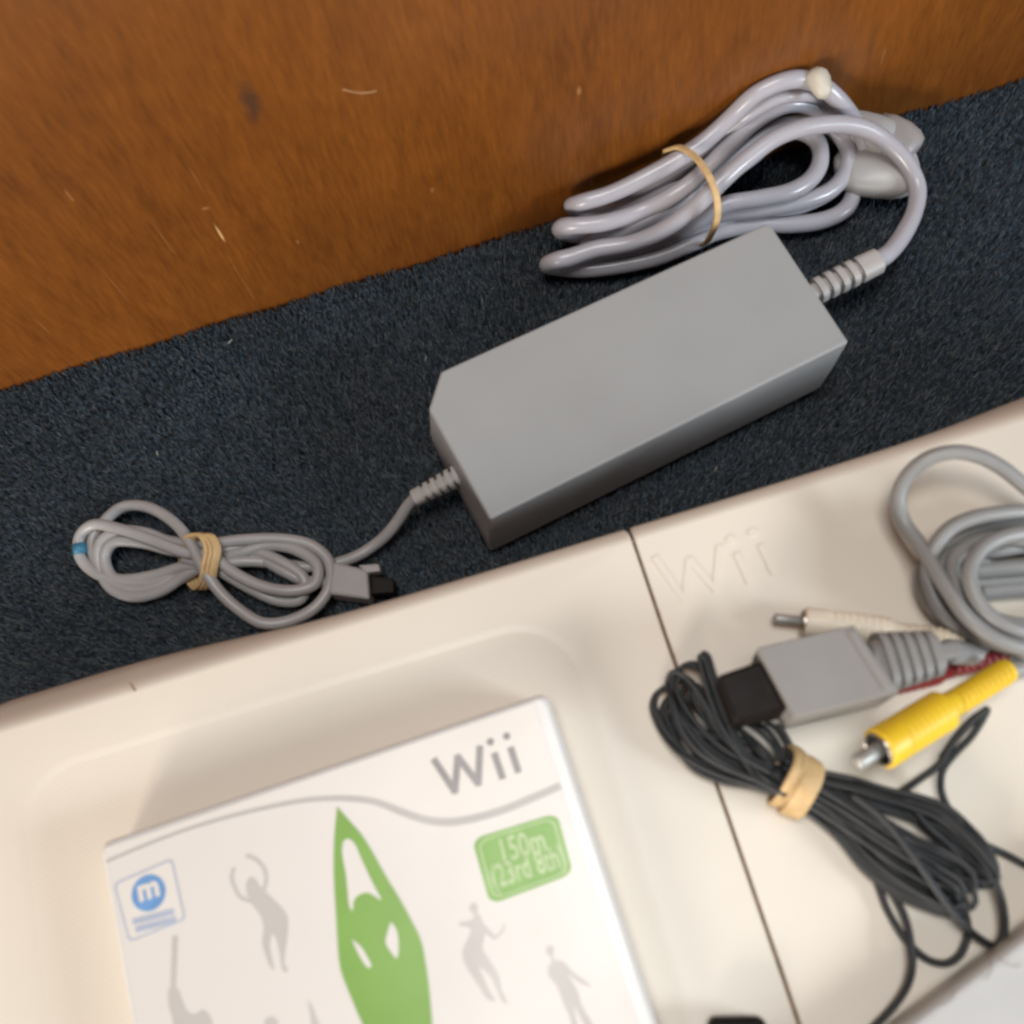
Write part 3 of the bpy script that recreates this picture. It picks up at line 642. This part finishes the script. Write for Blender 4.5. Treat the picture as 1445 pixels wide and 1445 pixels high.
def rca(p0, p1, front, mt, name, r0, body, neck, total, pin=9, pinr=1.7):
    """round audio plug, p0 = centre of its open front, p1 = cable end"""
    T = (p1-p0).normalized(); k = total/45.0
    pr = [(0.0, r0*.78), (0.0, r0*.98), (.5, r0), (body*.25, r0*1.0)]
    s = body*.3
    while s < body-1.5: pr += [(s, r0*.99), (s+.3, r0*.955), (s+.9, r0*.955), (s+1.2, r0*.985)]; s += 2.1
    pr += [(body, r0*.93), (body+1.2, neck*1.05), (body+3.0, neck)]
    s = body+4.5
    while s < total-1.6: pr += [(s, neck*.98), (s+.01, neck*.78), (s+.8, neck*.78), (s+.81, neck*.95)]; s += 2.0
    pr += [(total-.8, neck*.9), (total, neck*.6)]
    V, Fc = lathe(p0, p1, pr, 32)
    # hollow front
    Fc = [f for f in Fc if len(f) != 32 or f[0] != 31]
    pl = make(name, V, Fc, mt, av)
    V, Fc = lathe(p0, p1, [(-.9, r0*.72), (-.9, r0*.80), (.1, r0*.80), (.1, r0*.78)], 28)
    V, Fc = lathe(p0, p1, [(7, r0*.72), (.2, r0*.74), (-.5, r0*.76), (-.8, r0*.78), (-.8, r0*.82), (-.2, r0*.84), (1, r0*.84)], 30)
    Fc = [f for f in Fc if len(f) == 4]; make('metal_collar', V, Fc, M['metal'], pl)
    V, Fc = lathe(p0, p1, [(2.2, r0*.73), (5, r0*.73)], 28); make('black_insert', V, Fc, M['black'], pl, smooth=False)
    V, Fc = lathe(p0, p1, [(-pin, pinr*.45), (-pin+.5, pinr*.92), (-pin+1.2, pinr), (5, pinr)], 20); make('pin', V, Fc, M['pinmetal'], pl)
    return pl
y0 = P(1241, 1057, 80); y1 = P(1425, 944, 65); rca(y0, y1, 0, M['yellow'], 'yellow_plug', 5.7, 23.5, 3.7, (y1-y0).length, 8.4, 2.15)
w0 = P(1135, 877, 58.2); w1 = P(1362, 903, 58.2); rca(w0, w1, 0, M['white'], 'white_plug', 4.3, 24, 3.0, (w1-w0).length, 9, 1.5)
r0 = P(1222, 944, 57.2); r1 = P(1428, 918, 58.5)
r0 = P(1215, 972, 57.4); r1 = P(1422, 924, 58.6); rca(r0, r1, 0, M['red'], 'red_plug', 4.0, 22, 2.9, (r1-r0).length, 8, 1.5)
V, Fc = tube(catmull([P(1300, 893, 57), P(1370, 906, 57.5), P(1445, 926, 57.5)], 5), 1.6, 10); make('cord', V, Fc, M['cordav'], av)

# ------------------------------------------------------------------ thin black wire bundle
RW = .78; parts = []
def strand(lst, r=RW, zj=0.0, n=6):
    parts.append(tube(catmull([P(x, y, max(z+zj, 53.9)) for x, y, z in lst], n), r, 8))
def flatz(lst, z): return [(x, y, z) for x, y in lst]
LZ = [
 ([(1110, 1130), (1083, 1115), (1010, 1092), (960, 1064), (930, 1026), (920, 995), (928, 977), (943, 973), (954, 992), (967, 1017), (1001, 1044), (1050, 1068), (1100, 1092)], 60),
 ([(1105, 1125), (1070, 1112), (1017, 1102), (981, 1086), (957, 1058), (938, 1026), (934, 1000), (944, 985), (962, 1000), (990, 1040), (1040, 1075), (1100, 1105)], 58),
 ([(1100, 1120), (1071, 1098), (1044, 1062), (1026, 1026), (1008, 990), (992, 950), (976, 940), (959, 944), (949, 960), (950, 985), (965, 1020), (1000, 1062), (1050, 1090), (1105, 1112)], 61),
 ([(1110, 1122), (1080, 1107), (1060, 1088), (1040, 1054), (1026, 1018), (1012, 981), (1001, 950), (993, 928), (988, 926), (990, 944), (1000, 980), (1018, 1024), (1045, 1064), (1090, 1092)], 65),
 ([(1100, 1118), (1060, 1098), (1020, 1082), (985, 1060), (962, 1030), (950, 990), (942, 962), (950, 948), (963, 952), (981, 972), (1001, 1003), (1026, 1037), (1060, 1072), (1105, 1098)], 63),
 ([(1105, 1105), (1060, 1080), (1010, 1048), (975, 1010), (955, 975), (960, 955), (975, 960), (990, 990), (1012, 1030), (1050, 1070), (1095, 1100)], 62),
 ([(1110, 1110), (1062, 1092), (1000, 1076), (968, 1048), (950, 1010), (945, 975), (955, 958), (968, 965), (985, 1000), (1010, 1035), (1060, 1085), (1100, 1110)], 59),
 ([(1095, 1075), (1070, 1050), (1045, 1030), (1020, 1010)], 59.5), ([(1105, 1075), (1085, 1045), (1062, 1025), (1040, 1015)], 59.8), ([(1112, 1080), (1098, 1050), (1080, 1028), (1060, 1018)], 58.5), ([(1120, 1075), (1108, 1048), (1095, 1028), (1080, 1018)], 59), ([(1090, 1085), (1060, 1055), (1035, 1035), (1010, 1005)], 61),
 ([(1124, 1072), (1116, 1052), (1106, 1034), (1096, 1022)], 60.5), ([(1100, 1090), (1070, 1062), (1050, 1036), (1030, 1010)], 61.5),
 ([(1110, 1120), (1050, 1105), (1005, 1092), (975, 1074), (958, 1048), (948, 1015), (952, 990), (968, 985), (990, 1010)], 56),
 ([(1100, 1112), (1040, 1088), (990, 1055), (965, 1022), (958, 990), (966, 970), (985, 968), (1000, 1000), (1030, 1045)], 56)]
for i, (l, z) in enumerate(LZ):
    strand([(x, y, z + (1.5 if x > 1060 else 0) - (3 if x < 945 else 0)) for x, y in l])
    if i < 4:
        strand([(x+random.uniform(-1, 1)+5, y+random.uniform(-1, 1)-4, z-1.2) for x, y in l])
# through the band and away to the right
def dense(path, k, spread, z, zs=2.5, taper=None):
    for j in range(k):
        off = (j-(k-1)/2)*spread/max(1, k-1)*1.0; lst = []
        ph = random.uniform(0, 6)
        for i, (x, y) in enumerate(path):
            a = path[max(0, i-1)]; b = path[min(len(path)-1, i+1)]; tx, ty = b[0]-a[0], b[1]-a[1]; L_ = math.hypot(tx, ty)
            f = taper[i] if taper else 1
            o_ = off*f+1.6*math.sin(ph+i*.9); lst.append((x-ty/L_*o_, y+tx/L_*o_, z+zs*math.sin(ph+i*.5+j)))
        strand(lst)
T = [(1100, 1082), (1154, 1104), (1200, 1114), (1248, 1128), (1292, 1140), (1328, 1155), (1356, 1178), (1380, 1202), (1396, 1224), (1404, 1243)]
dense(T, 7, 34, 60, 2.0, [.8, 1, 1, .9, .95, 1, .95, .9, .7, .35]); dense(T, 4, 22, 57, 1, [.8, 1, 1, .9, .95, 1, .95, .9, .7, .35])
Mi = [(1100, 1098), (1150, 1120), (1195, 1146), (1240, 1176), (1285, 1204), (1325, 1226), (1354, 1244), (1362, 1262)]
dense(Mi, 8, 44, 60, 2.2, [.7, .8, .9, 1, 1.1, 1.2, 1.0, .7]); dense(Mi, 5, 34, 56.5, 1, [.7, .8, .9, 1, 1.1, 1.2, 1.0, .7])
Lo = [(1100, 1114), (1145, 1136), (1190, 1172), (1230, 1216), (1272, 1246), (1312, 1268), (1340, 1280), (1360, 1272)]
dense(Lo, 7, 34, 58.5, 2.0, [.7, .8, .8, .9, 1, .8, .6, .4]); dense(Lo, 3, 24, 56, 1, [.7, .8, .8, .9, 1, .8, .6, .4])
strand(flatz([(1384, 1252), (1396, 1246), (1405, 1240), (1400, 1226), (1385, 1212), (1370, 1222), (1362, 1236)], 59)); strand(flatz([(1340, 1230), (1362, 1240), (1385, 1244), (1402, 1244), (1408, 1238)], 61)); strand(flatz([(1360, 1246), (1380, 1250), (1398, 1249), (1409, 1243)], 58))
strand(flatz([(1345, 1222), (1362, 1240), (1374, 1258), (1377, 1272), (1369, 1282), (1358, 1276), (1345, 1256)], 60)); strand(flatz([(1325, 1240), (1345, 1256), (1360, 1268), (1364, 1282), (1356, 1290), (1346, 1276)], 58))
strand(flatz([(1150, 1128), (1195, 1168), (1219, 1207), (1238, 1245), (1253, 1285), (1280, 1328), (1309, 1354), (1335, 1360), (1354, 1349), (1364, 1328), (1366, 1306), (1360, 1284), (1345, 1262)], 55), 1.0)
strand([(1155, 1120, 58), (1205, 1166, 57), (1243, 1229, 56), (1263, 1264, 56), (1279, 1299, 57), (1286, 1334, 58), (1288, 1362, 58), (1281, 1391, 57), (1262, 1420, 56), (1235, 1448, 55), (1190, 1490, 55)], .98)
strand([(1200, 1120, 64), (1240, 1150, 65), (1276, 1191, 65), (1306, 1233, 64), (1331, 1270, 62), (1361, 1306, 60), (1386, 1327, 58), (1405, 1335, 57), (1415, 1325, 57), (1418, 1298, 58), (1412, 1264, 59), (1404, 1243, 60)], 1.05)
strand([(1240, 1125, 60), (1281, 1136, 60), (1309, 1165, 60), (1335, 1188, 60), (1358, 1213, 60), (1379, 1232, 60), (1402, 1246, 59)], 1.0); strand([(1235, 1120, 58), (1275, 1140, 58), (1303, 1167, 58), (1330, 1192, 58), (1352, 1216, 58), (1370, 1236, 58)], .9)
strand([(1356, 1178, 60), (1389, 1192, 57), (1418, 1205, 55), (1448, 1221, 54.5), (1530, 1260, 54.2)], 1.0)
strand([(1215, 1150, 58), (1262, 1124, 58), (1295, 1101, 60), (1325, 1079, 62), (1345, 1048, 65), (1366, 1024, 67), (1387, 1005, 68), (1393, 1001, 68), (1386, 1016, 67), (1370, 1040, 65), (1345, 1066, 62), (1330, 1088, 60), (1328, 1112, 58), (1334, 1132, 57), (1350, 1160, 57)], 1.0)
strand([(1328, 1072, 61), (1350, 1040, 63), (1372, 1016, 66), (1390, 1003, 67)], 1.1)
V, Fc = join(parts)
tag(make('wire_bundle', V, Fc, M['wire']), 'long thin black wire gathered in a tangled bundle in front of the grey signal plug', 'wire')

# ------------------------------------------------------------------ things at the lower edge
ZS = 67
e0 = P(1262, 1456, ZS); e1 = P(1450, 1314, ZS); d = (e1-e0).normalized(); nn = Vector((d.y, -d.x, 0))
if nn.y > 0: nn = -nn
poly = [e0-d*60, e1+d*80, e1+d*80+nn*110, e0-d*60+nn*110]
V, Fc = prism(poly, 53.3, ZS)
tag(make('flat_box', V, Fc, M['slab'], smooth=False, bevel=2.5, segs=4), 'pale grey flat plastic box lying across the lower right corner of the board', 'box')
q = [P(1000, 1437, 61), P(1080, 1436, 61), P(1100, 1530, 61), P(1005, 1540, 61)]
V, Fc = prism(q, 53.2, 61)
db = make('dark_plug', V, Fc, M['black'], smooth=False, bevel=2, segs=4)
tag(db, 'dark rounded plastic object just showing at the bottom edge beside the game case', 'plug')
for i, (x, y, a) in enumerate(((1398, 1370, .9), (1425, 1362, -.6), (1340, 1412, .4))):
    p = P(x, y, ZS+.2); c = [p+Vector((math.cos(a+t*.25)*t*2.2, math.sin(a+t*.25)*t*2.2, .15)) for t in (-1.3, -.6, 0, .6, 1.3)]
    V, Fc = tube(catmull(c, 4), .09, 5); tag(make('hair', V, Fc, M['strip']), ['short curled dark hair on the pale grey box, near its upper edge', 'short dark hair on the pale grey box, nearest the right edge of the picture', 'short dark hair on the pale grey box, nearest the bottom of the picture'][i], 'hair')
LN = [(325, 482, .5, 'pale speck of lint on the carpet below the wooden panel, left of the adapter'), (601, 506, 1.1, 'tiny pale lint fibre on the carpet just above the chamfered corner of the adapter'), (1010, 662, .8, 'pale lint fibre on the carpet between the adapter and the board'), (222, 640, 1.6, 'pale lint fibre on the carpet above the thin cord bundle')]
for x, y, a, lb in LN:
    p = P(x, y, 1.2); c = [p+Vector((math.cos(a)*t*1.0, math.sin(a)*t*1.0, .3-.2*abs(t))) for t in (-1, -.4, .3, 1)]
    V, Fc = tube(catmull(c, 3), .17, 6); tag(make('lint', V, Fc, M['lint'], origin=p), lb, 'lint')
# pale curved nick in the varnish
nk = [onwood(x, y, WOOD_Y-.05) for x, y in ((484, 126), (500, 130), (516, 131), (532, 128))]
V, Fc = tube(catmull(nk, 4), .36, 6, squash=1); 
wp = bpy.data.objects['wooden_panel']
make('pale_nick', V, Fc, mat('bare_wood', (.33, .16, .06), .6, .2, 300), wp)
for o in bpy.data.objects:
    if '_o' in o: del o['_o']
